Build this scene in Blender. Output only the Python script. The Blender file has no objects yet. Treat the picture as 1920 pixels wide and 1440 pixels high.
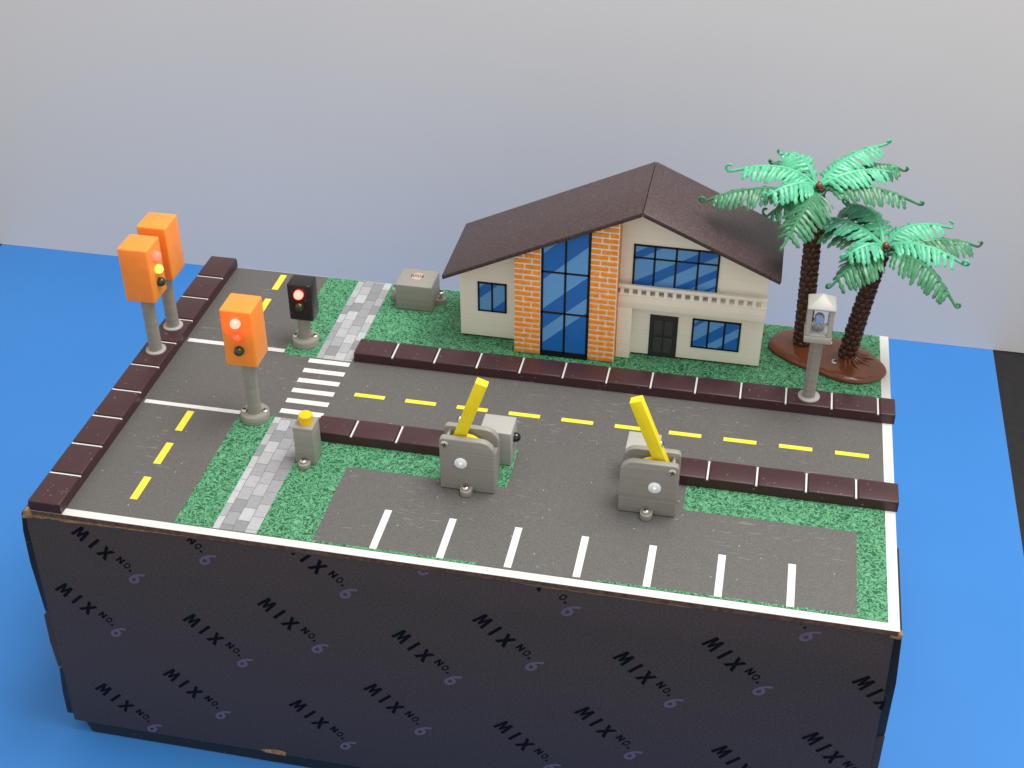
import bpy, bmesh, math, random
from mathutils import Vector, Matrix

random.seed(7)
scene = bpy.context.scene
COL = scene.collection
# ---------------------------------------------------------------- units: everything is written in millimetres of the model
TABLE = -163.5                     # height of the table below the printed sheet
def W(p): return Vector(((p[0] - 214.0) * .001, p[1] * .001, (p[2] - TABLE) * .001))

# ---------------------------------------------------------------- camera
cam_d = bpy.data.cameras.new('camera'); cam = bpy.data.objects.new('camera', cam_d); COL.objects.link(cam)
cam.location = W((337.94, -450.28, 436.22))
cam.rotation_euler = (math.radians(54.445), math.radians(0.0), math.radians(11.379))
cam_d.sensor_width = 36.0; cam_d.lens = 2569.09 / 1920 * 36
cam_d.clip_start = .01; cam_d.clip_end = 50
scene.camera = cam
# ---------------------------------------------------------------- world + lamps
world = bpy.data.worlds.new('World'); scene.world = world; world.use_nodes = True
bg = world.node_tree.nodes['Background']; bg.inputs[0].default_value = (1.0, .985, .965, 1); bg.inputs[1].default_value = .84
def area(name, loc, target, sx, sy, power, col):
    d = bpy.data.lights.new(name, 'AREA'); d.shape = 'RECTANGLE'; d.size = sx; d.size_y = sy; d.energy = power; d.color = col
    o = bpy.data.objects.new(name, d); COL.objects.link(o); o.location = W(loc)
    o.rotation_euler = (W(target) - W(loc)).to_track_quat('-Z', 'Y').to_euler(); return o
area('ceiling_lamp', (590, 210, 1250), (230, 180, 0), .75, .65, 18.5, (1, .985, .96))
scene.view_settings.view_transform = 'Standard'; scene.view_settings.look = 'None'
scene.view_settings.gamma = 1; scene.view_settings.exposure = 0; scene.view_settings.use_curve_mapping = False

# ---------------------------------------------------------------- materials
def lin(r, g, b):
    f = lambda c: c / 12.92 if c <= .04045 else ((c + .055) / 1.055) ** 2.4
    return (f(r / 255), f(g / 255), f(b / 255), 1)
class NT:
    def __init__(s, name):
        s.m = bpy.data.materials.new(name); s.m.use_nodes = True; s.t = s.m.node_tree; s.b = s.t.nodes['Principled BSDF']
        s.pos = None
    def n(s, typ, **k):
        nd = s.t.nodes.new(typ)
        for a, v in k.items():
            if a.startswith('i_'):
                key = a[2:]; key = int(key) if key.isdigit() else key.replace('_', ' ')
                s.put(nd.inputs[key], v)
            else: setattr(nd, a, v)
        return nd
    def put(s, sock, v):
        if isinstance(v, bpy.types.NodeSocket): s.t.links.new(v, sock)
        else: sock.default_value = v
    def P(s):
        if s.pos is None: s.pos = s.n('ShaderNodeNewGeometry').outputs['Position']
        return s.pos
    def math(s, op, a, b=0.0):
        nd = s.n('ShaderNodeMath', operation=op); s.put(nd.inputs[0], a); s.put(nd.inputs[1], b); return nd.outputs[0]
    def noise(s, scale, detail=2, vec=None, rough=.5, stretch=None, dist=0):
        v = vec or s.P()
        if stretch: v = s.n('ShaderNodeVectorMath', operation='MULTIPLY', i_0=v, i_1=stretch).outputs[0]
        return s.n('ShaderNodeTexNoise', i_Vector=v, i_Scale=scale, i_Detail=detail, i_Roughness=rough, i_Distortion=dist).outputs['Fac']
    def ramp(s, fac, stops, const=False):
        nd = s.n('ShaderNodeValToRGB', i_Fac=fac); r = nd.color_ramp
        if const: r.interpolation = 'CONSTANT'
        while len(r.elements) < len(stops): r.elements.new(.5)
        for e, (p, c) in zip(r.elements, stops): e.position = p; e.color = c if len(c) == 4 else (*c, 1)
        return nd.outputs['Color']
    def mix(s, fac, a, b, mode='MIX'):
        nd = s.n('ShaderNodeMix', data_type='RGBA', blend_type=mode); s.put(nd.inputs[0], fac); s.put(nd.inputs[6], a); s.put(nd.inputs[7], b); return nd.outputs[2]
    def bump(s, h, strength=.2, dist=.0002):
        nd = s.n('ShaderNodeBump', i_Strength=strength, i_Distance=dist, i_Height=h); s.put(s.b.inputs['Normal'], nd.outputs[0])
    def set(s, **k):
        for a, v in k.items(): s.put(s.b.inputs[a.replace('_', ' ')], v)
        return s
def c3(c, k=1.0): return (c[0] * k, c[1] * k, c[2] * k, 1)

def printed_plastic(name, col, rough=.42, var=.10, lines=.35, speck=0.0, spec=.4):
    t = NT(name)
    ln = t.noise(1.0, 3, stretch=(9, 9, 950))             # layer lines, stacked in height
    bl = t.noise(220, 3)
    c = t.mix(t.math('MULTIPLY', ln, 1), c3(col, 1 - var * 1.6), c3(col, 1 + var * 1.6))
    c = t.mix(t.math('MULTIPLY', bl, .35), c, c3(col, 1 - var))
    if speck:
        vo = t.n('ShaderNodeTexVoronoi', i_Vector=t.P(), i_Scale=420).outputs['Distance']
        s2 = t.math('LESS_THAN', vo, .11); n2 = t.math('GREATER_THAN', t.noise(150, 1), .56)
        c = t.mix(t.math('MULTIPLY', t.math('MULTIPLY', s2, n2), speck), c, (.55, .5, .48, 1))
    t.set(Base_Color=c, Roughness=rough, Specular_IOR_Level=spec)
    h = t.math('ADD', t.math('MULTIPLY', ln, 1.0), t.math('MULTIPLY', t.noise(900, 2), .35))
    t.bump(h, lines, .00025)
    return t.m
GREY = printed_plastic('grey_printed_plastic', (.285, .27, .24), .40, .17)
GREYL = printed_plastic('light_grey_printed_plastic', (.40, .39, .36), .38, .09)
CREAM = printed_plastic('cream_printed_plastic', (.88, .83, .71), .45, .055, .5)
KERB = printed_plastic('dark_brown_printed_plastic', (.054, .0205, .0225), .37, .16, .3, speck=.55, spec=.42)
BLACK = printed_plastic('black_printed_plastic', (.018, .016, .016), .3, .1, .15, speck=.5)

def roof_mat():
    t = NT('grainy_brown_roof_plastic')
    n1 = t.noise(720, 2, rough=.65); n2 = t.noise(60, 3)
    c = t.ramp(n1, [(.30, (.028, .015, .0155)), (.55, (.054, .032, .032)), (.75, (.096, .062, .061))])
    c = t.mix(t.math('MULTIPLY', n2, .3), c, (.062, .034, .035, 1))
    t.set(Base_Color=c, Roughness=.40, Specular_IOR_Level=.5); t.bump(n1, .55, .0005); return t.m
ROOF = roof_mat()
def plain(name, col, rough=.5, spec=.5, metal=0, bumpS=0, bs=300, var=.0, emis=None, es=0, sss=0, sssr=.003, trans=0, coat=0):
    t = NT(name); c = (*col, 1)
    if var: c = t.ramp(t.noise(bs, 3), [(.3, c3(col, 1 - var)), (.7, c3(col, 1 + var))])
    t.set(Base_Color=c, Roughness=rough, Specular_IOR_Level=spec, Metallic=metal)
    if bumpS: t.bump(t.noise(bs * 2, 3), bumpS, .0003)
    if emis: t.set(Emission_Color=(*emis, 1), Emission_Strength=es)
    if sss: t.set(Subsurface_Weight=sss, Subsurface_Radius=(1, .45, .12), Subsurface_Scale=sssr)
    if trans: t.set(Transmission_Weight=trans, IOR=1.45)
    if coat: t.set(Coat_Weight=coat, Coat_Roughness=.1)
    return t.m
ORANGE = plain('translucent_orange_plastic', (.95, .30, .045), .36, .45, var=.05, bs=160, sss=.75, sssr=.006)
YELLOW = plain('yellow_plastic', (.86, .70, .012), .36, .45, var=.05, bs=260, bumpS=.1, sss=.25, sssr=.002)
BUTTON = plain('yellow_button_plastic', (.84, .52, .008), .4, .4, var=.05, bs=300, bumpS=.1)
STEEL = plain('screw_steel', (.72, .68, .61), .3, .5, 1.0, var=.2, bs=700)
HOLE = plain('screw_recess', (.02, .02, .02), .6)
PIN = plain('milky_nylon_pin', (.85, .86, .87), .3, .5, sss=.4, sssr=.002)
REDLIT = plain('lit_red_led', (.9, .06, .03), .25, .5, emis=(1, .045, .035), es=15)
REDDIM = plain('dim_red_led', (.85, .12, .05), .2, .5, emis=(1, .09, .07), es=2.6)
YELLED = plain('clear_yellow_led', (.80, .78, .16), .08, .6, emis=(.7, .8, .14), es=.7, trans=.35)
ORLED = plain('clear_orange_led', (.86, .17, .05), .06, .6, emis=(1, .12, .05), es=.25, trans=.3)
GRNLED = plain('dark_green_led', (.022, .045, .018), .06, .7, trans=.25)
CLRLED = plain('clear_bulb', (.80, .84, .90), .04, .5, trans=.9)
BLUECHIP = plain('bulb_chip', (.15, .28, .8), .3, emis=(.25, .42, 1), es=.35)
DOME = plain('black_sensor_dome', (.004, .004, .005), .05, .7)
WHITEB = plain('white_foam_board', (.66, .65, .615), .55, .3, var=.03, bs=120, bumpS=.05)
EDGE = plain('brown_board_edge', (.115, .068, .055), .8, .2, var=.4, bs=420, bumpS=.4)
KRAFT = plain('torn_kraft_cardboard', (.30, .185, .095), .85, .2, var=.4, bs=350, bumpS=.5)
FRAME = plain('black_window_frame', (.006, .006, .009), .4, .4)
DOOR = plain('charcoal_door', (.028, .028, .030), .45, .4, var=.15, bs=500)
DOORP = plain('charcoal_door_panel', (.050, .050, .052), .45, .4, var=.15, bs=500)
BRICK = plain('orange_brick_plastic', (.86, .30, .035), .42, .45, var=.16, bs=330, bumpS=.25)
MORTAR = plain('white_mortar', (.88, .80, .70), .6, .3, var=.12, bs=500, bumpS=.3)
BROWN = plain('glossy_brown_plastic', (.150, .043, .016), .20, .55, var=.16, bs=90, bumpS=.06)
BARK = plain('dark_brown_bark_plastic', (.062, .020, .013), .28, .5, var=.25, bs=400, bumpS=.1)
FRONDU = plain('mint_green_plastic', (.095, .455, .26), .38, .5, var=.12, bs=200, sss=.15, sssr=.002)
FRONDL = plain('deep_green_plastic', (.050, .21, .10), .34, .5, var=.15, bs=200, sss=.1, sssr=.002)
LDRP = plain('pale_sensor_face', (.50, .38, .32), .4)
LDRT = plain('copper_sensor_track', (.16, .045, .03), .4)
BLACKT = plain('black_tabletop', (.012, .011, .011), .55, .4, var=.3, bs=150)
WPAINT = plain('white_print', (.68, .675, .645), .5, .35, var=.05, bs=500)
YPAINT = plain('yellow_print', (.80, .70, .055), .5, .35, var=.06, bs=500)
INKB = plain('gloss_black_ink', (.002, .002, .004), .65, .12)
INKL = plain('lilac_ink', (.125, .10, .165), .5, .3)

def asphalt_mat():
    t = NT('printed_asphalt')
    fine = t.noise(1500, 2, rough=.7); mid = t.noise(130, 3); big = t.noise(18, 3)
    c = t.ramp(fine, [(.25, (.066, .062, .058)), (.55, (.110, .105, .099)), (.8, (.168, .162, .154))])
    c = t.mix(t.math('MULTIPLY', big, .35), c, (.115, .11, .105, 1))
    # scuffs: short streaks along the road, in patches
    st = t.noise(1.0, 2, stretch=(110, 900, 10)); patch = t.noise(26, 2)
    sc = t.math('MULTIPLY', t.math('GREATER_THAN', st, .655), t.math('GREATER_THAN', patch, .55))
    c = t.mix(t.math('MULTIPLY', sc, .38), c, (.26, .255, .25, 1))
    vo = t.n('ShaderNodeTexVoronoi', i_Vector=t.P(), i_Scale=190).outputs['Distance']
    sp = t.math('MULTIPLY', t.math('LESS_THAN', vo, .075), t.math('GREATER_THAN', mid, .53))
    c = t.mix(t.math('MULTIPLY', sp, .75), c, (.42, .41, .40, 1))
    t.set(Base_Color=c, Roughness=.47, Specular_IOR_Level=.42)
    t.bump(t.math('ADD', fine, t.math('MULTIPLY', t.noise(1.0, 2, stretch=(30, 260, 10)), 1.2)), .22, .0003)
    return t.m
ASPH = asphalt_mat()
def grass_mat():
    t = NT('printed_grass')
    wv = t.n('ShaderNodeTexNoise', i_Vector=t.P(), i_Scale=260, i_Detail=1).outputs['Color']
    v = t.n('ShaderNodeVectorMath', operation='MULTIPLY_ADD', i_0=wv, i_1=(.006, .006, 0), i_2=t.P()).outputs[0]
    w1 = t.n('ShaderNodeTexNoise', i_Vector=v, i_Scale=640, i_Detail=1.2, i_Roughness=.55).outputs['Fac']
    rid = t.math('ABSOLUTE', t.math('SUBTRACT', w1, .5))
    c = t.ramp(rid, [(0, (.155, .41, .22)), (.04, (.095, .31, .155)), (.085, (.030, .15, .068)), (.15, (.009, .062, .029))])
    big = t.noise(30, 2)
    c = t.mix(t.math('MULTIPLY', big, .30), c, (.05, .22, .10, 1))
    t.set(Base_Color=c, Roughness=.55, Specular_IOR_Level=.3); return t.m
GRASS = grass_mat()
def paver_mat(i, k):
    t = NT('printed_paver_%s' % 'abcdef'[i]); n = t.noise(700, 3)
    t.set(Base_Color=t.ramp(n, [(.3, (.93 * k, .96 * k, k)), (.7, (1.08 * k, 1.1 * k, 1.13 * k))]), Roughness=.5, Specular_IOR_Level=.35); return t.m
PAVERS = [paver_mat(i, k) for i, k in enumerate((.23, .28, .32, .355, .39, .43))]
PJOINT = plain('paver_joint', (.11, .115, .125), .6)
def blue_mat():
    t = NT('blue_paper'); n = t.noise(1400, 2); b = t.noise(9, 2)
    c = t.ramp(b, [(.3, (.042, .215, .59)), (.7, (.046, .228, .615))])
    t.set(Base_Color=c, Roughness=.55, Specular_IOR_Level=.3); t.bump(n, .05, .0002); return t.m
BLUE = blue_mat()
def wall_mat():
    t = NT('pale_grey_backdrop'); n = t.noise(5, 2)
    t.set(Base_Color=t.ramp(n, [(.3, (.69, .665, .64)), (.7, (.71, .685, .66))]), Roughness=.8, Specular_IOR_Level=.2); return t.m
WALLM = wall_mat()
def box_mat():
    t = NT('dark_slate_carton'); n = t.noise(900, 3); b = t.noise(16, 3)
    c = t.ramp(n, [(.3, (.038, .030, .033)), (.7, (.070, .056, .060))])
    c = t.mix(t.math('MULTIPLY', b, .35), c, (.046, .040, .046, 1))
    t.set(Base_Color=c, Roughness=.62, Specular_IOR_Level=.3); t.bump(n, .15, .0002); return t.m
CARTON = box_mat()
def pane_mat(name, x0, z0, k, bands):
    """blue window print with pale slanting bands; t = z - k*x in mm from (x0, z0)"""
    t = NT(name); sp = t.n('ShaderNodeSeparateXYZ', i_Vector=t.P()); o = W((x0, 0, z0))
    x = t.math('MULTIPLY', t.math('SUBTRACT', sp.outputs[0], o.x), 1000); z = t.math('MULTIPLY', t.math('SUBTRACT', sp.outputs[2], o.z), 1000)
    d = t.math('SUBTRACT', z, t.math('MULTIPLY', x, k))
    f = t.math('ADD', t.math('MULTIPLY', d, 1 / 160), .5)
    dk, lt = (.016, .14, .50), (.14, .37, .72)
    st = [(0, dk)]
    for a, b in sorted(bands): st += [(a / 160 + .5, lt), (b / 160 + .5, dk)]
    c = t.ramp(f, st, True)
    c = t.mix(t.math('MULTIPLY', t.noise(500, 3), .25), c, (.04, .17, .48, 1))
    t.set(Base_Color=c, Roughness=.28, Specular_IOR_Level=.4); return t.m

# ---------------------------------------------------------------- mesh helpers (mm in, metres out)
ORIGIN = {}
class MB:
    def __init__(s): s.v = []; s.f = []; s.bev = 0; s.seg = 2
    def add(s, vs, fs):
        o = len(s.v); s.v += [tuple(p) for p in vs]; s.f += [tuple(i + o for i in q) for q in fs]; return s
    def box(s, x0, x1, y0, y1, z0, z1):
        return s.add([(x, y, z) for z in (z0, z1) for x, y in ((x0, y0), (x1, y0), (x1, y1), (x0, y1))],
                     [(0, 3, 2, 1), (4, 5, 6, 7), (0, 1, 5, 4), (1, 2, 6, 5), (2, 3, 7, 6), (3, 0, 4, 7)])
    def quad(s, a, b, c, d): return s.add([a, b, c, d], [(0, 1, 2, 3)])
    def prism(s, poly, axis, a, b):
        """poly in the plane, extruded on axis 'x','y','z' from a to b"""
        mk = {'x': lambda p, t: (t, p[0], p[1]), 'y': lambda p, t: (p[0], t, p[1]), 'z': lambda p, t: (p[0], p[1], t)}[axis]
        n = len(poly); vs = [mk(p, a) for p in poly] + [mk(p, b) for p in poly]
        return s.add(vs, [tuple(range(n))[::-1], tuple(range(n, 2 * n))] + [(i, (i + 1) % n, n + (i + 1) % n, n + i) for i in range(n)])
    def lathe(s, prof, o, axis=(0, 0, 1), seg=24, smooth_close=True, phase=0):
        """prof: (r, h) list from o along axis"""
        ax = Vector(axis).normalized(); u = ax.orthogonal().normalized(); w = ax.cross(u); o = Vector(o); vs = []; fs = []
        for r, h in prof:
            for k in range(seg):
                a = 2 * math.pi * k / seg + phase; vs.append(o + ax * h + (u * math.cos(a) + w * math.sin(a)) * r)
        m = len(prof)
        for i in range(m - 1):
            for k in range(seg):
                k2 = (k + 1) % seg; fs.append((i * seg + k, i * seg + k2, (i + 1) * seg + k2, (i + 1) * seg + k))
        if prof[0][0] > 1e-6: fs.append(tuple(range(seg))[::-1])
        if prof[-1][0] > 1e-6: fs.append(tuple(range((m - 1) * seg, m * seg)))
        return s.add(vs, fs)
    def tube(s, pts, rad, seg=8):
        pts = [Vector(p) for p in pts]; n = len(pts); rad = rad if isinstance(rad, (list, tuple)) else [rad] * n
        vs = []; fs = []; ref = None
        for i, p in enumerate(pts):
            t = (pts[min(i + 1, n - 1)] - pts[max(i - 1, 0)]).normalized()
            if ref is None: ref = t.orthogonal().normalized()
            ref = (ref - t * ref.dot(t)); ref = ref.normalized() if ref.length > 1e-6 else t.orthogonal().normalized()
            w = t.cross(ref)
            for k in range(seg):
                a = 2 * math.pi * k / seg; vs.append(p + (ref * math.cos(a) + w * math.sin(a)) * rad[i])
        for i in range(n - 1):
            for k in range(seg):
                k2 = (k + 1) % seg; fs.append((i * seg + k, i * seg + k2, (i + 1) * seg + k2, (i + 1) * seg + k))
        fs += [tuple(range(seg))[::-1], tuple(range((n - 1) * seg, n * seg))]
        return s.add(vs, fs)
    def bevel(s, w, seg=2): s.bev = w; s.seg = seg; return s
    def mesh(s, name, org):
        bm = bmesh.new(); vs = [bm.verts.new((W(p) - org)) for p in s.v]
        for q in s.f:
            try: bm.faces.new([vs[i] for i in q])
            except ValueError: pass
        bmesh.ops.remove_doubles(bm, verts=bm.verts, dist=2e-6)
        bmesh.ops.recalc_face_normals(bm, faces=bm.faces)
        if s.bev:
            ed = [e for e in bm.edges if len(e.link_faces) == 2 and e.calc_face_angle(0) > .6]
            bmesh.ops.bevel(bm, geom=ed, offset=s.bev * .001, segments=s.seg, profile=.5, affect='EDGES', clamp_overlap=True)
        me = bpy.data.meshes.new(name); bm.to_mesh(me); bm.free()
        me.shade_smooth(); me.set_sharp_from_angle(angle=math.radians(38)); return me

def tag(o, label=None, cat=None, group=None, kind=None):
    if label: o['label'] = label
    if cat: o['category'] = cat
    if group: o['group'] = group
    if kind: o['kind'] = kind
    return o
def link(o, org, parent):
    COL.objects.link(o); ORIGIN[o.name] = org
    if parent is not None: o.parent = parent; o.location = org - ORIGIN[parent.name]
    else: o.location = org
    return o
def obj(name, mb, mat, parent=None):
    xs, ys, zs = zip(*mb.v)
    org = W(((min(xs) + max(xs)) / 2, (min(ys) + max(ys)) / 2, min(zs)))
    me = mb.mesh(name, org); me.materials.append(mat)
    return link(bpy.data.objects.new(name, me), org, parent)
def thing(name, loc, label, cat, group=None):
    o = bpy.data.objects.new(name, None); o.empty_display_size = .005
    link(o, W(loc), None); return tag(o, label, cat, group)
def inst(src, delta, parent, mat=None):
    """copy of a part sharing its mesh, moved by delta mm"""
    o = src.copy(); o.parent = None
    org = ORIGIN[src.name] + Vector(delta) * .001
    if mat: o.material_slots[0].link = 'OBJECT'; o.material_slots[0].material = mat
    return link(o, org, parent)
def rect(x0, x1, y0, y1, z): return MB().quad((x0, y0, z), (x1, y0, z), (x1, y1, z), (x0, y1, z))
def rounded(x0, x1, z0, z1, r):
    """rounded rectangle polygon; r = radii (bl, br, tr, tl)"""
    pts = []
    for (cx, cz, a0), rr in zip(((x0, z0, 180), (x1, z0, 270), (x1, z1, 0), (x0, z1, 90)), r):
        sx = 1 if cx == x0 else -1; sz = 1 if cz == z0 else -1
        if rr <= 0: pts.append((cx, cz)); continue
        for k in range(7):
            a = math.radians(a0 + 15 * k); pts.append((cx + sx * rr + rr * math.cos(a), cz + sz * rr + rr * math.sin(a)))
    return pts

# ---------------------------------------------------------------- setting: backdrop, table, blue paper
tag(obj('background_wall', MB().box(-900, 1100, 491.4, 497, TABLE, 900), WALLM), kind='structure')
tag(obj('tabletop', MB().box(-1000, 1200, -560, 700, TABLE - 20, TABLE - .6), BLACKT), kind='structure')
tag(obj('blue_paper_sheet', MB().box(-308, 531, -110, 491.3, TABLE - .5, TABLE), BLUE), kind='structure')

# ---------------------------------------------------------------- carton under the model
carton = thing('cardboard_box', (214, 118, TABLE), 'large dark slate cardboard carton printed with MIX NO. 6, carrying the whole model', 'box')
obj('front_panel', MB().prism([(4.6, -3.6), (3.6, -40), (3.0, -74), (2.2, -112), (.8, -154.8), (60, -155.2), (330, -155.2), (420.5, -154.4), (421.3, -80), (420.2, -40), (418.9, -3.6)], 'y', 0, 2.2).bevel(.4, 2), CARTON, carton)
obj('body', MB().box(4, 419, 2.4, 234, -154, -3.6), CARTON, carton)
obj('base_flap', MB().prism([(6.5, -154.2), (8.5, -159.5), (9.5, TABLE + .05), (414, TABLE + .05), (417, -154.2)], 'y', .9, 230), BLACK, carton)
def flap(pts, y0, y1, mat=CARTON, name='side_flap'): return obj(name, MB().prism(pts, 'y', y0, y1).bevel(.25, 1), mat, carton)
flap([(1.2, -6), (3.8, -6), (3.8, -72), (-.6, -74), (-1.6, -40), (-.6, -18)], 2.3, 60, BLACK)
flap([(3.8, -74.5), (-1.2, -75.4), (-2.0, -95), (-1.2, -114.6), (3.8, -112)], 1.2, 70)
flap([(3.8, -114), (-1.6, -116.6), (-3.6, -135), (-4.2, -152.6), (-1.2, -152.6), (3.8, -150)], 2.3, 60, BLACK)
flap([(419.2, -5), (422.4, -5), (424.6, -36), (425.0, -70), (419.2, -73)], 2.3, 60, BLACK)
flap([(419.2, -74), (425.0, -71), (425.6, -112), (425.2, -146), (419.2, -146)], 1.2, 70)
e = MB(); random.seed(3); lo = []; px = 4.8                    # worn kraft line where the carton's top edge is rubbed through
while px < 418.5:
    d = 2.3 * max(0, 1 - px / 105) + .35 + (.5 if 250 < px < 330 else 0)
    lo.append((px, -3.5 - max(.12, d * random.uniform(.7, 1.15)))); px += random.uniform(2.5, 6)
e.prism([(4.6, -3.45)] + lo + [(418.9, -3.45)], 'y', -.1, .9)
obj('worn_edge', e, KRAFT, carton)
obj('torn_corner', MB().prism([(2.6, -7.2), (5.6, -6.6), (9.0, -5.9), (9.2, -2.6), (7.4, -1.6), (4.6, -2.0)], 'y', -.3, 3.4).bevel(.4), KRAFT, carton)
obj('torn_corner', MB().prism([(416.8, -5.2), (421.6, -6.0), (422.4, -3.4), (420.8, -2.2), (417, -2.9)], 'y', -.3, 3.2).bevel(.4), KRAFT, carton)
obj('torn_patch', MB().prism([(112, -155.4), (123, -155.6), (123.4, -152.7), (119, -151.8), (113, -152.6), (109, -153.8)], 'y', -.15, .5), KRAFT, carton)
# lettering, printed flat on the front panel
def glyph(body, size):
    cu = bpy.data.curves.new('glyph', 'FONT'); cu.body = body; cu.size = size; cu.align_x = 'CENTER'; cu.align_y = 'CENTER'; cu.fill_mode = 'FRONT'; cu.resolution_u = 3
    return cu
def glyph_mesh(ch, size, off, sx, shear):
    cu = glyph(ch, size); cu.offset = off; cu.shear = shear
    o = bpy.data.objects.new('g', cu); COL.objects.link(o); bpy.context.view_layer.update()
    me = bpy.data.meshes.new_from_object(o.evaluated_get(bpy.context.evaluated_depsgraph_get()))
    vs = [(v.co.x * sx, v.co.y) for v in me.vertices]; fs = [tuple(p.vertices) for p in me.polygons]
    cx = (min(v[0] for v in vs) + max(v[0] for v in vs)) / 2
    if ch != '.':
        cy = (min(v[1] for v in vs) + max(v[1] for v in vs)) / 2
    else: cy = 0
    bpy.data.objects.remove(o); bpy.data.curves.remove(cu)
    return [(a - cx, b - cy) for a, b in vs], fs
G = {}
def poly_glyph(pts, w, h): return [((x - .5) * w, (y - .5) * h) for x, y in pts], [tuple(range(len(pts)))]
G['M'] = poly_glyph([(0, 0), (.13, 1), (.36, 1), (.5, .50), (.64, 1), (.87, 1), (1, 0), (.76, 0), (.70, .58), (.58, .12), (.42, .12), (.30, .58), (.24, 0)], 7.0, 8.9)
G['I'] = poly_glyph([(0, 0), (0, 1), (1, 1), (1, 0)], 1.75, 8.9)
G['X'] = poly_glyph([(0, 0), (.34, .51), (.04, 1), (.33, 1), (.5, .70), (.67, 1), (.96, 1), (.66, .51), (1, 0), (.69, 0), (.5, .32), (.31, 0)], 6.6, 8.9)
G['N'] = poly_glyph([(0, 0), (0, 1), (.30, 1), (.70, .44), (.70, 1), (1, 1), (1, 0), (.70, 0), (.30, .56), (.30, 0)], 3.3, 4.5)
for ch, size, off, sx, sh in (('O', 6.1, .14, .60, 0), ('6', 15.0, .30, .72, .10)): G[ch] = glyph_mesh(ch, size, off, sx, sh)
G['.'] = ([(.72 * math.cos(k * math.pi / 5), .72 * math.sin(k * math.pi / 5)) for k in range(10)], [tuple(range(10))])
ANG = math.radians(-45)
LAY = [('M', 0, 0), ('I', 8.0, 0), ('X', 15.4, 0), ('N', 23.0, 2.7), ('O', 27.3, 2.6), ('.', 30.3, 1.0), ('6', 35.2, 0)]
def text_run(x, z):
    for part, chs, mat in (('lettering', 'MIXNO.', INKB), ('numeral', '6', INKL)):
        bm = bmesh.new()
        for ch, adv, dy in LAY:
            if ch not in chs: continue
            vs, fs = G[ch]; ca, sa = math.cos(ANG), math.sin(ANG)
            bv = [bm.verts.new((x + (adv + a) * ca - (b + dy) * sa, -.14, z + (adv + a) * sa + (b + dy) * ca)) for a, b in vs]
            for q in fs:
                try: bm.faces.new([bv[i] for i in q])
                except ValueError: pass
        for co, no in (((0, 0, -4.9), (0, 0, 1)), ((421.2, 0, 0), (1, 0, 0)), ((0, 0, -154.4), (0, 0, -1)), ((1.8, 0, 0), (-1, 0, 0))):
            bmesh.ops.bisect_plane(bm, geom=bm.verts[:] + bm.edges[:] + bm.faces[:], plane_co=co, plane_no=no, clear_outer=True)
        if len(bm.faces) == 0: bm.free(); continue
        bm.verts.index_update()
        mb = MB(); mb.v = [tuple(v.co) for v in bm.verts]; mb.f = [tuple(v.index for v in f.verts) for f in bm.faces]; bm.free()
        obj(part, mb, mat, carton)
for x, z in ((28.6, -10.5), (11.6, -51.5), (19.7, -123.5), (61.8, -103.3), (79.2, -59.8), (120.9, -40.6), (130.2, -111.6), (171.8, -90.4), (188.7, -49), (229.3, -30.2), (239, -103), (279.7, -83.3), (297, -41.3), (337.2, -23.6), (347.7, -95.7), (388.8, -76.4), (406.2, -34.2), (68.5, 9.5), (138.5, .5), (246, 10), (354, 15.6), (178, 23)):
    text_run(x + 4.1, z - 1.4)

# ---------------------------------------------------------------- white base board and the printed sheet
board = tag(obj('baseboard', MB().box(8.5, 420.6, -.9, 236.9, -.5, -.12).bevel(.12, 1), WHITEB), kind='structure')
obj('board_edge', MB().box(8.9, 420.2, -.6, 236.6, -3.4, -.55), EDGE, board)
YF0, XR, YB = 3.9, 415.6, 236.4
road = tag(obj('road', rect(25, XR, YF0 - .3, YB, 0), ASPH), kind='structure')
Zm = .10
def lawn(poly):
    return tag(obj('lawn', MB().add([(x, y, .05) for x, y in poly], [tuple(range(len(poly)))]), GRASS), kind='structure')
lawn([(81, YF0), (100.6, YF0), (100.6, 94.5), (81, 94.5)])
lawn([(122.6, YF0), (150, YF0), (150, 61), (232.2, 61), (232.2, 92), (122.6, 92)])
lawn([(319.5, 61.5), (402, 61.5), (402, YF0 + 1.5), (XR, YF0 + 1.5), (XR, 90), (319.5, 90)])
lawn([(150.2, YF0 - .2), (230, YF0 - .2), (230, YF0 + 1.5), (150.2, YF0 + 1.2)])
lawn([(286, YF0 - .2), (402, YF0 - .2), (402, YF0 + 1.5), (286, YF0 + 1.2)])
lawn([(402, YF0 - .2), (XR, YF0 - .2), (XR, YF0 + 1.49), (402, YF0 + 1.49)])
lawn([(84.6, 151), (104.4, 151), (104.4, YB), (84.6, YB)])
lawn([(125.3, 155), (XR, 155), (XR, YB), (125.3, YB)])
lot = tag(obj('parking_lot', MB().add([(x, y, .03) for x, y in ((150, YF0), (402, YF0), (402, 61.5), (319.5, 61.5), (319.5, 80), (232.2, 80), (232.2, 61), (150, 61))], [tuple(range(8))]), ASPH), kind='structure')

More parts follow.
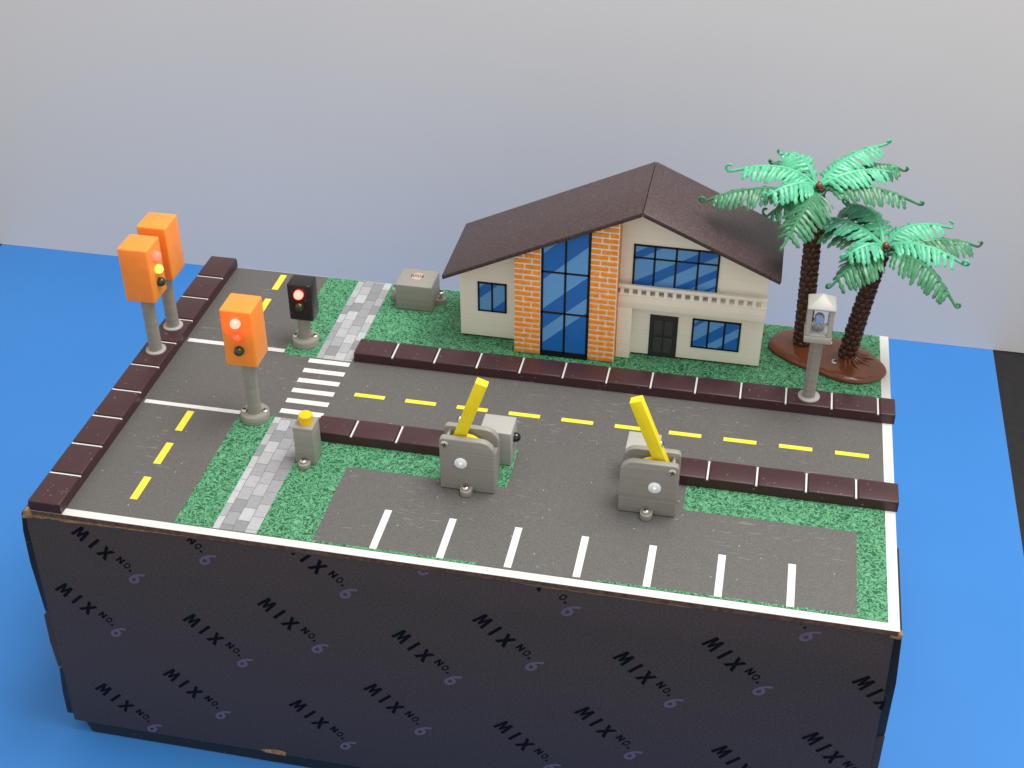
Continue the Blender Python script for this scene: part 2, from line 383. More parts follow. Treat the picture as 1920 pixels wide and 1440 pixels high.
# paved footpaths, each paver its own plate over the joint sheet
def path(x0, x1, y0, y1, seed):
    random.seed(seed)
    base = tag(obj('paved_path', rect(x0, x1, y0, y1, .06), PJOINT), kind='structure')
    cw, L, c, x = 6.25, 9.4, 0, x0 - random.uniform(1.5, 3.5)
    while x < x1:                                             # columns of long pavers, each shifted along its neighbour
        a0, b0_ = max(x, x0), min(x + cw, x1); y = y0 - L + (c * .42 % 1) * L
        while y < y1:
            a, b = max(y, y0), min(y + L, y1); g = .13
            if b - a > .8 and b0_ - a0 > .6:
                obj('paver', MB().box(a0 + (g if a0 > x0 else 0), b0_ - (g if b0_ < x1 else 0), a + g, b - g, .062, .115), random.choice(PAVERS), base)
            y += L
        x += cw; c += 1
path(100.6, 122.6, YF0, 94, 5); path(104.4, 125.3, 151, YB, 9)
# painted marks
def mark(name, x0, x1, y0, y1, mat, par, sk=0): return obj(name, MB().quad((x0, y0, Zm), (x1, y0, Zm), (x1 + sk, y1, Zm), (x0 + sk, y1, Zm)), mat, par)
mark('stop_line', 27, 81, 92.4, 95.4, WPAINT, road); mark('stop_line', 27, 84.8, 152.6, 156, WPAINT, road)
for k in range(6): mark('crosswalk_bar', 101.3, 125, 98 + k * 9.6, 101.9 + k * 9.6, WPAINT, road)
for y in (16.3, 44.4, 72.4): mark('lane_dash', 52.9, 56.8, y, y + 17.5, YPAINT, road)
for y in (188, 216): mark('lane_dash', 55.2, 59.1, y, y + 17.3, YPAINT, road)
for k in range(10): mark('lane_dash', 135.9 + k * 28.4, 152.8 + k * 28.4, 120, 123.1, YPAINT, road)
for k in range(7): mark('bay_line', 177.9 + k * 32.2, 181.4 + k * 32.2, 4.9, 33.1, WPAINT, lot)

# ---------------------------------------------------------------- kerbs
def kerb(axis, a, b, joints, f0, f1, label):
    """bar from a to b on axis, across f0..f1; blocks between joints, pale joint lines in the grooves"""
    H = 6.1
    def bx(p, q, lo, hi, z0, z1): return MB().box(p, q, lo, hi, z0, z1) if axis == 'x' else MB().box(lo, hi, p, q, z0, z1)
    mid = ((a + b) / 2, (f0 + f1) / 2, 0) if axis == 'x' else ((f0 + f1) / 2, (a + b) / 2, 0)
    t = thing('kerb', mid, label, 'kerb', 'dark brown kerbs of the model road')
    obj('kerb_base', bx(a, b, f0, f1, .12, 4.75), KERB, t)
    edges = [a] + [j for j in joints if a < j < b] + [b]; full = None; g = .95
    for i in range(len(edges) - 1):
        p = edges[i] + (g if i else 0); q = edges[i + 1] - (g if i < len(edges) - 2 else 0)
        if full is not None and abs((q - p) - full[1]) < .01:
            d = p - full[2]; inst(full[0], (d, 0, 0) if axis == 'x' else (0, d, 0), t)
        else:
            o = obj('kerb_block', bx(p, q, f0 - .03, f1 + .03, 4.3, H).bevel(.6, 3), KERB, t)
            if 0 < i: full = (o, q - p, p)
        if i: obj('joint_line', bx(edges[i] - .45, edges[i] + .45, f0 + .15, f1 - .15, 4.76, 5.35), WHITEB, t)
    return t
kerb('y', -1.2, 237.4, [213.85 - 24 * i for i in range(9)][::-1], 9, 25.6, 'long brown kerb along the left edge of the model beside the blue paper')
kerb('x', 126.6, 421.6, [148.7 + 24 * i for i in range(12)], 151.8, 166.6, 'long brown kerb between the road and the house lawn')
kerb('x', 126.8, 202, [147 + 24 * i for i in range(3)], 78.6, 92.6, 'short brown kerb between push button post and left barrier')
kerb('x', 306, 421.4, [329.2 + 24 * i for i in range(4)], 80.2, 95.0, 'brown kerb running from right barrier to the right edge')

# ---------------------------------------------------------------- small hardware
def screw(par, p, axis=(0, 0, 1), r=1.9, h=1.1, shaft=0, rot=.4):
    prof = [(.9, -shaft - .6), (.9, 0)] if shaft else [(r, 0)]
    prof = (prof + [(r, 0)] if shaft else prof) + [(r, h * .35), (r * .85, h * .75), (r * .5, h), (0, h * 1.05)]
    s = obj('screw', MB().lathe(prof, p, axis, 20), STEEL, par)
    ax = Vector(axis).normalized(); u = ax.orthogonal().normalized(); w = ax.cross(u); q = Vector(p) + ax * (h * 1.02)
    m = MB()
    for a in (rot, rot + math.pi / 2):
        d = u * math.cos(a) + w * math.sin(a); n = ax.cross(d)
        m.tube([q - d * r * .62, q + d * r * .62], .34 * r / 1.9, 4)
    obj('cross_slot', m, HOLE, s); return s
def dome(par, name, p, axis, mat, r=2.5, L=3.2, flange=True):
    prof = ([(r * 1.16, 0), (r * 1.16, .8), (r, .85)] if flange else [(r, 0)]) + [(r, L - r * .9)] + [(r * math.cos(a), L - r * .9 + r * math.sin(a)) for a in [math.pi / 2 * k / 7 for k in range(1, 8)]]
    return obj(name, MB().lathe(prof, p, axis, 24), mat, par)

def traffic_light(x, y, z0, zb, zt, wx, wy, face, leds, mat, label, flange, dx=0, dy=0):
    t = thing('traffic_light', (x, y, z0), label, 'traffic light', 'model traffic lights')
    if flange:
        obj('base_flange', MB().lathe([(7.6, .12), (7.6, 4.0), (7.3, 4.4), (0, 4.4)], (x, y, z0), seg=40), GREY, t)
        for s in (-1, 1): screw(t, (x + s * 5.4, y + s * .8, z0 + 4.3), r=1.75, h=1.2, rot=.3 + s)
    else:
        obj('collar', MB().lathe([(5.6, .05), (5.6, .8), (5.3, 1.05), (0, 1.05)], (x, y, z0), seg=40), GREYL, t)
    obj('pole', MB().lathe([(3.6, .5), (3.6, zb - z0 + .1)], (x, y, z0), seg=28), GREY, t)
    bx0, by0 = x - wx / 2 + dx, y - wy / 2 + dy
    obj('housing', MB().box(bx0, bx0 + wx, by0, by0 + wy, zb, zt).bevel(1.0, 4), mat, t)
    for z, m, nm in leds:
        if face == '-y': p, ax = (x + dx, by0 + .2, z), (0, -1, 0)
        elif face == '+x': p, ax = (bx0 + wx - .2, y + dy, z), (1, 0, 0)
        else: p, ax = (x + dx, by0 + wy - .2, z), (0, 1, 0)
        dome(t, nm, p, ax, m, 2.55, 3.6, False)
    return t
traffic_light(90.5, 91.5, 0, 37.6, 71, 16.8, 16.8, '-y', [(64.2, REDLIT, 'red_lamp'), (55.9, ORLED, 'amber_lamp'), (47.8, GRNLED, 'green_lamp')], ORANGE, 'orange traffic light with bright red lamp on grey screwed base beside the zebra crossing', True, -.4, 1)
traffic_light(17.6, 132.6, 6.1, 41.8, 74.6, 16.8, 16.8, '+x', [(67.4, REDDIM, 'red_lamp'), (59.2, YELLED, 'amber_lamp'), (51.2, GRNLED, 'green_lamp')], ORANGE, 'nearer orange traffic light on the left kerb, pale yellow lamp facing the road', False, .2, .8)
traffic_light(17.4, 157.4, 6.1, 41.8, 74.6, 16.8, 17.2, '+y', [(67.4, REDLIT, 'red_lamp'), (59.2, ORLED, 'amber_lamp'), (51.2, GRNLED, 'green_lamp')], ORANGE, 'farther orange traffic light on the left kerb with its lamps turned away', False, .4, .8)
traffic_light(94, 164.8, 0, 17.6, 41, 13.8, 11.2, '-y', [(35.2, REDLIT, 'red_lamp'), (27.6, GRNLED, 'green_lamp')], BLACK, 'small black pedestrian light with glowing red lamp on short grey post', True, .6, 1.2)

# ---------------------------------------------------------------- push button post
t = thing('push_button_post', (129.3, 64, 0), 'grey box post with round yellow push button beside the footpath', 'button')
obj('housing', MB().box(124, 134.4, 58.7, 69.6, .12, 23).bevel(.6, 3), GREY, t)
obj('button', MB().lathe([(3.55, 0), (3.55, 4.9), (3.1, 5.4), (0, 5.5)], (129.6, 64.1, 22.8), seg=32), BUTTON, t)
tabp = lambda cx, yf, yb, r: [(cx - r, yb)] + [(cx + r * math.cos(a), yf + r + r * math.sin(a)) for a in [math.pi + math.pi * k / 12 for k in range(13)]] + [(cx + r, yb)]
obj('mounting_tab', MB().prism(tabp(129.2, 53.6, 58.8, 3.0), 'z', .12, 3.2).bevel(.3), GREY, t)
screw(t, (129.0, 56.6, 3.9), (.15, -.1, 1), r=1.8, h=1.0, shaft=1)

# ---------------------------------------------------------------- light sensor box
t = thing('light_sensor_box', (146, 219.5, 0), 'grey cube with round light sensor on top, behind the footpath', 'sensor box')
obj('housing', MB().box(135, 157.2, 209.8, 229.2, .12, 17).bevel(.6, 3), GREY, t)
disc = obj('sensor_disc', MB().lathe([(3.9, 0), (3.9, .2), (3.7, .3), (0, .3)], (145.9, 220.9, 16.95), seg=36), LDRP, t)
zz = []
for k in range(9):
    xx = 142.9 + k * .75; zz += [(xx, 219.5 if k % 2 else 222.3, 17.27), (xx + .38, 219.3 if k % 2 else 222.5, 17.27)]
obj('sensor_track', MB().tube(zz, .16, 6), LDRT, disc)
for s, px_ in ((-1, 142.2), (1, 149.6)):
    obj('end_contact', MB().prism([(145.9 + s * 3.75 * math.cos(a), 220.9 + 3.75 * math.sin(a)) for a in [math.pi / 5 * (k / 4 - 1) for k in range(9)]], 'z', 17.2, 17.3), HOLE, disc)
for s, cx in ((-1, 132.2), (1, 160.0)):
    pts = [(cx + 2.9 * math.cos(a), 221 + 2.9 * math.sin(a)) for a in [2 * math.pi * k / 24 for k in range(24)]]
    obj('mounting_tab', MB().prism(pts, 'z', .12, 3.6).box(min(cx, cx - s * 3), max(cx, cx - s * 3), 218.1, 223.9, .13, 3.59), GREY, t)
    screw(t, (cx, 221, 7.2), (.05 * s, 0, 1), r=2.0, h=1.2, shaft=3.6)

# ---------------------------------------------------------------- barrier machines
def barrier(x0, w, s, arm_top, label):
    """s=+1: pivot at the left, arm leaning right; s=-1 mirrored"""
    X = lambda d: x0 + d if s > 0 else x0 + w - d
    t = thing('parking_barrier', (x0 + w / 2, 61.5, 0), label, 'barrier', 'barriers of the parking entrance')
    rr = (0, 0, 7, 2.2) if s > 0 else (0, 0, 2.2, 7)
    H = 31.2
    obj('front_plate', MB().prism(rounded(x0, x0 + w, .12, H, rr), 'y', 54.7, 58.4).bevel(.7, 3), GREY, t)
    obj('back_plate', MB().prism(rounded(x0, x0 + w, .12, H, rr), 'y', 65.0, 68.4).bevel(.6, 2), GREY, t)
    obj('core', MB().box(x0 + .25, x0 + w - .25, 58.2, 65.2, .12, 21.5), GREY, t)
    obj('drive_wheel', MB().lathe([(10.3, 0), (10.3, 3.2), (8, 3.2), (8, 2.6), (3.2, 2.6), (3.2, 3.6), (0, 3.6)], (X(11.6), 63.6, 18.6), (0, -1, 0), 48), YELLOW, t)
    # arm
    a = Vector((X(7.6), 0, 25.0)); b = Vector((arm_top[0], 0, arm_top[1])); d = (b - a).normalized(); n = Vector((d.z, 0, -d.x)) * 3.05
    pl = [(q.x, q.z) for q in (a - n - d * 3, a + n - d * 3, b + n, b - n)]
    arm = obj('arm', MB().prism(pl, 'y', 59.3, 64.3).bevel(.45, 2), YELLOW, t)
    q = a + d * 13 - n * s
    screw(arm, (q.x, 62.2, q.z), tuple(-n.normalized() * s), r=1.5, h=.9)
    # spacer pin in the pivot corner, its screw head, axle pin, tab
    obj('spacer_pin', MB().lathe([(1.1, 0), (1.1, 6.8)], (X(3.0), 58.3, 28.0), (0, 1, 0), 16), STEEL, t)
    screw(t, (X(2.9), 54.75, 27.6), (0, -1, 0), r=2.0, h=.7, rot=.5)
    obj('axle_pin', MB().lathe([(3.1, -.3), (3.1, .5), (2.6, .85), (1.0, .95), (.7, 1.6), (0, 2.1)], (X(10.7), 54.7, 17.2), (0, -1, 0), 28), PIN, t)
    cx = X(13.6)
    obj('mounting_tab', MB().prism(tabp(cx, 49.2, 54.8, 3.0), 'z', .12, 3.3).bevel(.3), GREY, t)
    screw(t, (cx - .3, 52.3, 3.9), (-.1, -.15, 1), r=1.8, h=1.0, shaft=1, rot=.9)
    # sensor box behind with its dome
    m0, m1 = sorted((X(14.6), X(31.0))) if s > 0 else sorted((X(28.0), X(11.5)))
    hs = obj('sensor_housing', MB().box(m0, m1, 78, 92.8, .12, 20.2).bevel(.6, 3), GREYL, t)
    obj('bridge', MB().box(x0 + w / 2 - 5, x0 + w / 2 + 5, 68.2, 78.1, .12, 14), GREY, t)
    if s > 0: dome(hs, 'sensor_dome', (m1 - .2, 85.4, 13), (1, 0, 0), DOME, 2.5, 3.4, False)
    else:
        for zz_ in (9, 14.5): screw(hs, (m0 + .1, 82.5, zz_), (-1, 0, 0), r=1.5, h=.8)
    return t
barrier(200.2, 27.3, 1, (220.6, 62.0), 'left parking barrier with raised yellow arm leaning to the right')
barrier(288.4, 27.8, -1, (293.3, 62.6), 'right parking barrier with raised yellow arm leaning to the left')

# ---------------------------------------------------------------- house
house = thing('house', (264, 211, 0), 'cream model house with brown gable roof, orange brick pillars and blue windows', 'house')
RX, RZ = 280.8, 96.0                               # ridge (underside)
LX, LZ, QX, QZ = 173.4, 45.8, 354.2, 64.0          # eave ends (underside)
def under(x): return RZ - (RX - x) * (RZ - LZ) / (RX - LX) if x < RX else RZ - (x - RX) * (RZ - QZ) / (QX - RX)
FY = 190.4
# walls: one shell whose front is cut to the gable
gab = lambda x: under(x) - .25
obj('wall', MB().prism([(179, .8), (349, .8), (349, gab(349)), (RX, gab(RX)), (179, gab(179))], 'y', FY, 230).bevel(.3, 1), CREAM, house)
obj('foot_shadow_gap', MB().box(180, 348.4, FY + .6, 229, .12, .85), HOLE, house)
for i, poly in enumerate(([(LX, LZ), (RX - .15, RZ - .07), (RX - .15, RZ + 2.6), (LX - .6, LZ + 2.3)], [(RX + .15, RZ - .07), (QX, QZ), (QX + .7, QZ + 2.3), (RX + .15, RZ + 2.6)])):
    obj('roof_panel', MB().prism(poly, 'y', 174.2, 234.4).bevel(.35, 2), ROOF, house)
# brick pillars
def pillar(x0, x1, y0, seed):
    random.seed(seed)
    top = lambda x: under(x) - .6
    p = obj('brick_pillar', MB().prism([(x0, .3), (x1, .3), (x1, top(x1)), (x0, top(x0))], 'y', y0 + .55, FY + .5), MORTAR, house)
    obj('pillar_side', MB().prism([(y0 + .56, .35), (FY - .02, .35), (FY - .02, top(x1) - .2), (y0 + .56, top(x1) - .2)], 'x', x1 - .3, x1 + .12), BRICK, p)
    z = .75; row = 0; g = .48; h = 2.42; pitch = 3.42
    while z + 1 < top(x1):
        sp = .66 if row % 2 else .36
        xs = [x0 + .15, x0 + (x1 - x0) * (sp + random.uniform(-.03, .03)), x1 - .15]
        for a, b in ((xs[0], xs[1] - g), (xs[1] + g, xs[2] - .35)):
            zt = min(z + h, min(top(a), top(b)) - .2)
            if zt - z > .5: obj('brick', MB().box(a, b, y0, y0 + .9, z + random.uniform(-.1, .1), zt).bevel(.22, 1), BRICK, p)
            elif top(b) - .25 - z > .8: obj('brick', MB().prism([(a, z), (b, z), (b, top(b) - .25), (a, max(z + .1, top(a) - .25))], 'y', y0, y0 + .9), BRICK, p)
        z += pitch; row += 1
    return p
pillar(212.6, 227.2, 178.6, 1); pillar(254.3, 269.0, 178.6, 2)
# windows: black frame with panes set into it
def window(x0, x1, z0, z1, y, cols, rows, bands, k=.93, bar=1.05, top=None, z_off=None):
    """cols, rows: fractions of the inner bars; top(x): slanting head"""
    mat = pane_mat('window_print', x0, z0 if z_off is None else z_off, k, bands)
    hd = top or (lambda x: z1)
    fr = MB(); fr.prism([(x0, z0), (x1, z0), (x1, hd(x1)), (x0, hd(x0))], 'y', y + .12, y + .8)
    xs = [x0 + (x1 - x0) * c for c in [0] + cols + [1]]; zs = [z0 + (z1 - z0) * c for c in [0] + rows + [1]]
    def slab(a, b, c, d, e, f): fr.prism([(a, c), (b, d), (b, f), (a, e)], 'y', y - .22, y + .13)
    for i, xx in enumerate(xs):
        a = max(x0, xx - bar * (.5 if 0 < i < len(xs) - 1 else 1)); b = min(x1, xx + bar * (.5 if 0 < i < len(xs) - 1 else 1))
        slab(a, b, z0, z0, hd(a), hd(b))
    for j, q in enumerate(zs[:-1]):
        a = q if j == 0 else q - bar / 2; slab(x0 + .01, x1 - .01, a + .005, a + .005, a + bar, a + bar)
    slab(x0 + .01, x1 - .01, hd(x0) - bar, hd(x1) - bar, hd(x0) - .005, hd(x1) - .005)
    w = obj('window', fr, FRAME, house)
    for i in range(len(xs) - 1):
        for j in range(len(zs) - 1):
            a = xs[i] + (bar if i == 0 else bar / 2); b = xs[i + 1] - (bar if i == len(xs) - 2 else bar / 2)
            c = zs[j] + (bar if j == 0 else bar / 2)
            last = j == len(zs) - 2
            d0, d1 = (hd(a) - bar, hd(b) - bar) if last else (zs[j + 1] - bar / 2,) * 2
            obj('pane', MB().prism([(a, c), (b, c), (b, d1), (a, d0)], 'y', y - .06, y + .115), mat, w)
    return w
window(227.5, 254.1, 2.6, 68.0, 178.9, [.5], [.405, .80], [(5, 14), (27.5, 46), (62, 70)], .93, 1.2, top=lambda x: under(x) - .9)
obj('window_step', MB().box(227.4, 254.2, 178.6, 186, .2, 2.6), FRAME, house)
obj('stair_wall', MB().prism([(227, .3), (254.4, .3), (254.4, under(254) - .6), (227, under(227) - .6)], 'y', 179.75, FY + .3), FRAME, house)
window(189.4, 206, 17.9, 37.2, FY - .3, [.5], [], [(-6, 7), (14, 40)], .9, 1.1)
window(275.8, 322, 44.0, 71.0, FY - .3, [.25, .5, .755], [.70], [(-30, -24), (-22, -17), (-12, -4), (3, 16), (21, 40)], .62, 1.1)
window(310.4, 337, 9.0, 28.0, FY - .3, [.335, .67], [], [(-10, -4.5), (3, 12), (15, 30)], .78, 1.05)
# door
door = obj('door', MB().box(287.0, 302.6, FY - .5, FY + .4, .3, 27.6).bevel(.15, 1), DOOR, house)
for i in range(2):
    for j in range(2): obj('door_panel', MB().box(289.6 + i * 5.6, 294.2 + i * 5.6, FY - .75, FY - .3, 3.2 + j * 11.6, 12.8 + j * 11.2).bevel(.3, 1), DOORP, door)
# balcony: pier, slab, rail with balusters
BYF = 184.9
obj('balcony_pier', MB().box(269.2, 277.2, BYF, FY + .2, .3, 33.6).bevel(.25, 1), CREAM, house)
bal = obj('balcony_slab', MB().box(269.15, 349.2, BYF - .05, FY + .3, 33.4, 42.0).bevel(.3, 2), CREAM, house)
obj('balcony_rail', MB().box(269.1, 349.4, BYF - .35, BYF + 1.9, 45.9, 48.0).bevel(.35, 2), CREAM, house)
obj('balcony_lip', MB().box(269.12, 349.3, BYF - .3, BYF + 2.2, 41.4, 42.4).bevel(.2, 1), CREAM, house)
b0 = obj('baluster', MB().box(270.2, 272.2, BYF + .1, BYF + 1.5, 42.2, 46.1), CREAM, house)
for k in range(1, 17): inst(b0, (k * 4.75, 0, 0), house)

# ---------------------------------------------------------------- lamp post
t = thing('lamp_post', (376.3, 159.6, 6.1), 'pale grey square lantern lamp post standing on the kerb near the palms', 'street lamp')
lx, ly = 376.1, 159.6
obj('collar', MB().lathe([(5.8, .05), (5.8, .8), (5.5, 1.1), (0, 1.1)], (376.5, ly, 6.1), seg=40), GREYL, t)
obj('pole', MB().lathe([(3.55, .4), (3.45, 39)], (376.3, ly, 6.1), seg=8, phase=math.pi / 8), GREY, t)
obj('lantern_base', MB().box(lx - 6.9, lx + 6.9, ly - 6.7, ly + 6.7, 44.4, 48.2).bevel(.3), GREYL, t)
obj('lantern_sill', MB().prism([(lx - 6.6, ly - 6.4), (lx + 6.6, ly - 6.4), (lx + 6.6, ly + 6.4), (lx - 6.6, ly + 6.4)], 'z', 48.1, 49.2).bevel(.5), GREYL, t)
for sx in (-1, 1):
    for sy in (-1, 1):
        obj('corner_post', MB().box(lx + sx * 5.5 - 1.2, lx + sx * 5.5 + 1.2, ly + sy * 5.3 - 1.2, ly + sy * 5.3 + 1.2, 48.5, 64.4).bevel(.2, 1), GREYL, t)
z0, z1, e_ = 64.2, 70.6, 7.1
obj('lantern_roof', MB().add([(lx - e_, ly - e_, z0), (lx + e_, ly - e_, z0), (lx + e_, ly + e_, z0), (lx - e_, ly + e_, z0), (lx - e_, ly - e_, z0 + .9), (lx + e_, ly - e_, z0 + .9), (lx + e_, ly + e_, z0 + .9), (lx - e_, ly + e_, z0 + .9), (lx, ly, z1)],
    [(3, 2, 1, 0), (0, 1, 5, 4), (1, 2, 6, 5), (2, 3, 7, 6), (3, 0, 4, 7), (4, 5, 8), (5, 6, 8), (6, 7, 8), (7, 4, 8)]).bevel(.2, 1), GREYL, t)
bulb = dome(t, 'bulb', (lx - .3, ly, 49.1), (0, 0, 1), CLRLED, 2.6, 9.5)
obj('chip', MB().box(lx - 1.2, lx + .6, ly - .8, ly + .8, 53.5, 56).bevel(.2, 1), BLUECHIP, bulb)
obj('lead_frame', MB().box(lx - 1.3, lx - .5, ly - .3, ly + .3, 49.4, 53.5).box(lx - .1, lx + .7, ly - .3, ly + .3, 49.4, 53), STEEL, bulb)

# ---------------------------------------------------------------- palms on their mound
out = [(353, 213.5), (354.5, 208.5), (359.3, 203.4), (365, 198.6), (371, 195), (377, 192.6), (382.3, 190.2), (388, 187), (393.6, 185), (399, 184.2), (404, 184.6), (410.3, 187.3), (415, 191), (418, 195.8), (418.6, 200.6), (416.5, 206), (411, 213), (404.4, 218.8), (396.5, 223.4), (388.7, 226.4), (378, 230), (368, 231.2), (360.5, 228.5), (355.4, 222)]
t = thing('palm_mound', (386, 208, 0), 'glossy reddish brown mound under the two palms beside the house', 'mound')
m = MB(); n = len(out); cxm, cym = 386.0, 208.0
prof = [(.985, .12), (1.0, .9), (.985, 2.0), (.95, 2.9), (.88, 3.5), (.75, 3.9), (.55, 4.2), (.3, 4.4)]
sub = []
for i in range(n):
    for k in range(3):
        p0, p1, p2, p3 = (Vector(out[(i + d) % n]) for d in (-1, 0, 1, 2)); u = k / 3
        sub.append(.5 * ((2 * p1) + (p2 - p0) * u + (2 * p0 - 5 * p1 + 4 * p2 - p3) * u * u + (3 * p1 - p0 - 3 * p2 + p3) * u ** 3))
N = len(sub); vs = []; fs = []
TB = ((371.6, 212.6), (396.4, 204.0))
random.seed(12)
for a, z in prof:
    for q in sub:
        x, y = cxm + (q.x - cxm) * a, cym + (q.y - cym) * a
        up = sum(1.8 * math.exp(-((x - bx) ** 2 + (y - by) ** 2) / 55) for bx, by in TB) if a < .95 else 0
        vs.append((x, y, z + up + (random.uniform(-.12, .12) if a < .9 else 0)))
vs.append((cxm, cym, 4.5))
for i in range(len(prof) - 1):
    for k in range(N): fs.append((i * N + k, i * N + (k + 1) % N, (i + 1) * N + (k + 1) % N, (i + 1) * N + k))
for k in range(N): fs.append(((len(prof) - 1) * N + k, (len(prof) - 1) * N + (k + 1) % N, len(vs) - 1))
fs.append(tuple(range(N))[::-1])
obj('mound_body', m.add(vs, fs), BROWN, t)
for k in range(9):                                          # moulded roots at the near trunk
    a = math.radians(-95 + k * 17); r0, r1 = 5, random.uniform(9, 15); q = lambda r, z: (TB[1][0] + r * math.cos(a), TB[1][1] + r * math.sin(a) * .9, z)
    obj('root', MB().tube([q(r0, 5.9), q((r0 + r1) / 2, 5.0), q(r1, 3.9)], [.9, .7, .3], 8), BROWN, t)
screw(t, (390.0, 198.2, 4.2), (.1, -.2, 1), r=2.0, h=.9)
screw(t, (386.6, 216.5, 4.4), (0, 0, 1), r=2.0, h=1.4)

def bez(a, b, c, n):
    a, b, c = Vector(a), Vector(b), Vector(c); k = b * 2 - (a + c) * .5
    return [a * (1 - u) ** 2 + k * 2 * u * (1 - u) + c * u * u for u in [i / n for i in range(n + 1)]]
def frond(par, base, mid, tip, mat, wid, seed):
    rnd = random.Random(seed)
    base, mid, tip = Vector(base), Vector(mid), Vector(tip)
    pts = bez(base, mid, tip, 16); L = sum((pts[i + 1] - pts[i]).length for i in range(16))
    # spiral curl at the tip
    d = (pts[-1] - pts[-2]).normalized(); up = Vector((0, 0, 1)); sd = d.cross(up).normalized(); nrm = sd.cross(d)
    curl = []; r = rnd.uniform(1.3, 2.5); turn = rnd.uniform(.45, .95); nrm = (nrm + sd * rnd.uniform(-.6, .6)).normalized(); c = pts[-1] + nrm * r
    for k in range(1, 13):
        a = k / 12 * 2 * math.pi * turn; rr = r * (1 - .45 * k / 12); curl.append(c + d * rr * math.sin(a) - nrm * rr * math.cos(a))
    sp = pts + curl
    rib = MB().tube(sp, [1.4 - .7 * min(1, i / 16) for i in range(len(sp))], 7)
    f = obj('frond', rib, mat, par)
    lf = MB(); nl = max(7, int(L / 3.5))
    for i in range(nl):
        u = .13 + .73 * (i + rnd.uniform(-.18, .18)) / (nl - 1); fi = u * 16; j = min(15, int(fi)); p = pts[j].lerp(pts[j + 1], fi - j); tn = (pts[j + 1] - pts[j]).normalized()
        s0 = tn.cross(up).normalized(); nn = s0.cross(tn)
        ll = wid * (.55 + .6 * math.sin(math.pi * min(1, .12 + u * .93)) ** .8) * rnd.uniform(.88, 1.1)
        for s in (-1, 1):
            out_ = (s0 * s * .93 + tn * rnd.uniform(.34, .56) - nn * rnd.uniform(.12, .38)).normalized(); drp = -nn
            w_ = (tn - out_ * tn.dot(out_)).normalized() * 1.3
            # knobbly leaflet: five cross-sections
            prof_ = [(0, .8, .6), (.2, 1.25, 1.0), (.38, .78, .6), (.58, 1.25, 1.0), (.76, .72, .55), (.9, .95, .75), (1.02, .25, .2)]
            vs, fs = [], []
            for q, (a, ww, th) in enumerate(prof_):
                c_ = p + out_ * ll * a + drp * ll * .30 * a * a
                for e, h in ((-1, 0), (-.45, 1), (.45, 1), (1, 0), (0, -.7)): vs.append(c_ + w_ * e * ww + nn * h * th)
            for q in range(6):
                for k in range(5): fs.append((q * 5 + k, q * 5 + (k + 1) % 5, (q + 1) * 5 + (k + 1) % 5, (q + 1) * 5 + k))
            fs += [(4, 3, 2, 1, 0), tuple(range(30, 35))]
            lf.add(vs, fs)
    obj('leaflets', lf, mat, f)
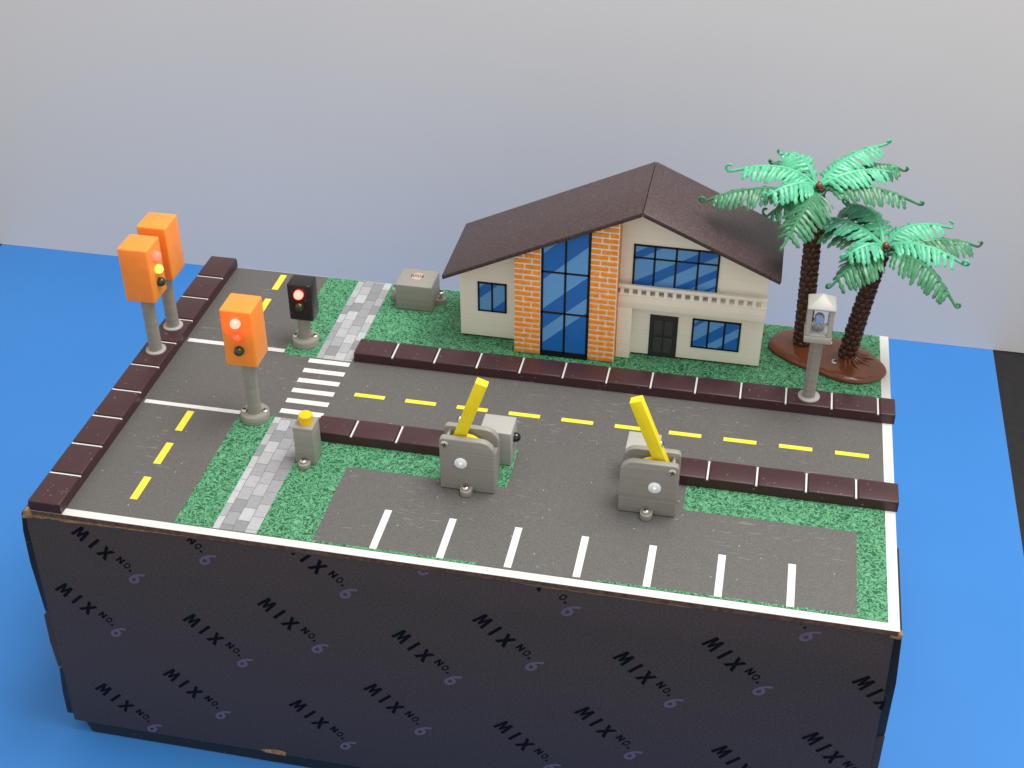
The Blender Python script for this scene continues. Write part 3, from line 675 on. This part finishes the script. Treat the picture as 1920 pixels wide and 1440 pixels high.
def palm(base, top, crown, fr, label, seed):
    t = thing('palm_tree', base, label, 'palm tree', 'plastic palms on the mound')
    b, e, c = Vector(base), Vector(top), Vector(crown)
    ax = bez(b, (b + c) * .5 + Vector((c.x - b.x, c.y - b.y, 0)) * -.06, c, 24)
    trunk = obj('trunk', MB().tube(ax, [4.3 - .9 * i / 24 for i in range(25)], 18), BARK, t)
    # overlapping scales
    rows = int((c - b).length / 3.5); proto = None
    sc = MB(); vs = []; o0 = W(b)
    for r_, z_ in ((-1, 1.75), (-.55, .6), (0, -.15)): pass
    # shield-shaped scale in local coords: x across, y outward, z up (point upwards-out like overlapping leaf scars)
    shp = [(-2.0, .1, -1.9), (-1.75, .75, .5), (-.9, 1.25, 1.8), (0, 1.4, 2.2), (.9, 1.25, 1.8), (1.75, .75, .5), (2.0, .1, -1.9), (0, .45, -2.2), (0, .8, .2)]
    fsx = [(1, 0, 8), (2, 1, 8), (3, 2, 8), (4, 3, 8), (5, 4, 8), (6, 5, 8), (7, 6, 8), (0, 7, 8)]
    shp += [(-1.55, -.6, .3), (-.8, -.5, 1.5), (0, -.45, 1.85), (.8, -.5, 1.5), (1.55, -.6, .3)]
    fsx += [(1, 2, 10, 9), (2, 3, 11, 10), (3, 4, 12, 11), (4, 5, 13, 12)]
    me = bpy.data.meshes.new('bark_scale'); me.from_pydata([(x * .001, y * .001, z * .001) for x, y, z in shp], [], fsx); me.materials.append(BARK); me.shade_smooth()
    for rI in range(rows):
        u = (rI + .5) / rows; fi = u * 24; j = min(23, int(fi)); p = ax[j].lerp(ax[j + 1], fi - j); tn = (ax[j + 1] - ax[j]).normalized(); rad = 4.3 - .9 * u
        for k in range(7):
            a = 2 * math.pi * (k + .5 * (rI % 2)) / 7; o_ = Vector((math.cos(a), math.sin(a), 0)); o_ = (o_ - tn * o_.dot(tn)).normalized(); x_ = o_.cross(tn)
            q = p + o_ * (rad - .15); so = bpy.data.objects.new('bark_scale', me)
            COL.objects.link(so); so.parent = trunk
            M3 = Matrix((x_, o_, tn)).transposed().to_4x4(); M3.translation = W(q) - ORIGIN[trunk.name]; so.matrix_local = M3
    for i, (k, mid, tip) in enumerate(fr):
        z0 = -.5 if k == 'U' else -4.0
        dirx = Vector((mid[0], mid[1], 0)).normalized() * 2
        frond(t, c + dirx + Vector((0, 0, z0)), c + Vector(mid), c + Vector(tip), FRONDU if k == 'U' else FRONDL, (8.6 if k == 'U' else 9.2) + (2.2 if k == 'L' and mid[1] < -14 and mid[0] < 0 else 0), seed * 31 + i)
    obj('coconut', MB().lathe([(0, -2.0)] + [(2.0 * math.cos(a), 2.0 * math.sin(a)) for a in [math.pi * (k / 8 - .5) for k in range(1, 8)]] + [(0, 2.0)], c + Vector((.6, -2.2, 1.0)), seg=14), BROWN, t)
    obj('crown_cap', MB().lathe([(0, -6), (3.6, -5.5), (4.2, -3), (3.4, -.5), (1.5, 1.2), (0, 1.6)], c, seg=18), FRONDU, t)
    return t
palm((371.6, 212.6, 4.4), (369.2, 212, 75), (367.8, 212, 104.0), [
  ('U', (-20.2, 2.4, 7), (-45.6, 1.3, 3)), ('U', (-9.3, 11.2, 9), (-20.0, 20.5, 6)), ('U', (13.9, 15.6, 9), (33.7, 35.1, 10)), ('U', (18.3, 7.3, 6), (37.8, 19.0, 2)), ('U', (-11.9, -11.0, 5), (-26.2, -18.0, 0)),
  ('L', (-31.6, -10.8, 0), (-57.5, -10.6, -10)), ('L', (-4.6, -21.5, -1), (-15.4, -42.7, -16)), ('L', (22.2, 2.4, 1), (53.5, 6.4, -9)), ('L', (25.2, 20.9, 3), (44.4, 30.6, -2)), ('L', (-14.4, 13.0, 3), (-24.2, 22.8, -1)), ('L', (-13.6, -13.4, -4), (-23.7, -13.8, -13))],
  'taller straight plastic palm nearest the house with mint green fronds', 3)
palm((396.4, 204.0, 4.4), (402, 201, 62), (405.5, 201, 78.6), [
  ('U', (-18.2, 9.5, 6), (-33.2, 18.3, 2)), ('U', (-7.2, 18.4, 8), (-20.1, 32.2, 5)), ('U', (12.8, 10.1, 7), (33.9, 20.3, 3)), ('U', (18.1, -5.8, 5), (39.7, -8.6, -2)), ('U', (-10.2, -11.5, 5), (-20.3, -17.0, 0)),
  ('L', (-21.4, 10.4, 0), (-36.3, 17.6, -6)), ('L', (-12.1, -15.9, -1), (-25.3, -23.8, -14)), ('L', (19.0, -17.7, 0), (37.3, -27.7, -16)), ('L', (26.2, 7.0, 2), (49.4, 19.2, -6)), ('L', (-12.0, 22.4, 3), (-19.5, 40.4, 0))],
  'shorter plastic palm leaning right near the board edge with mint green fronds', 5)
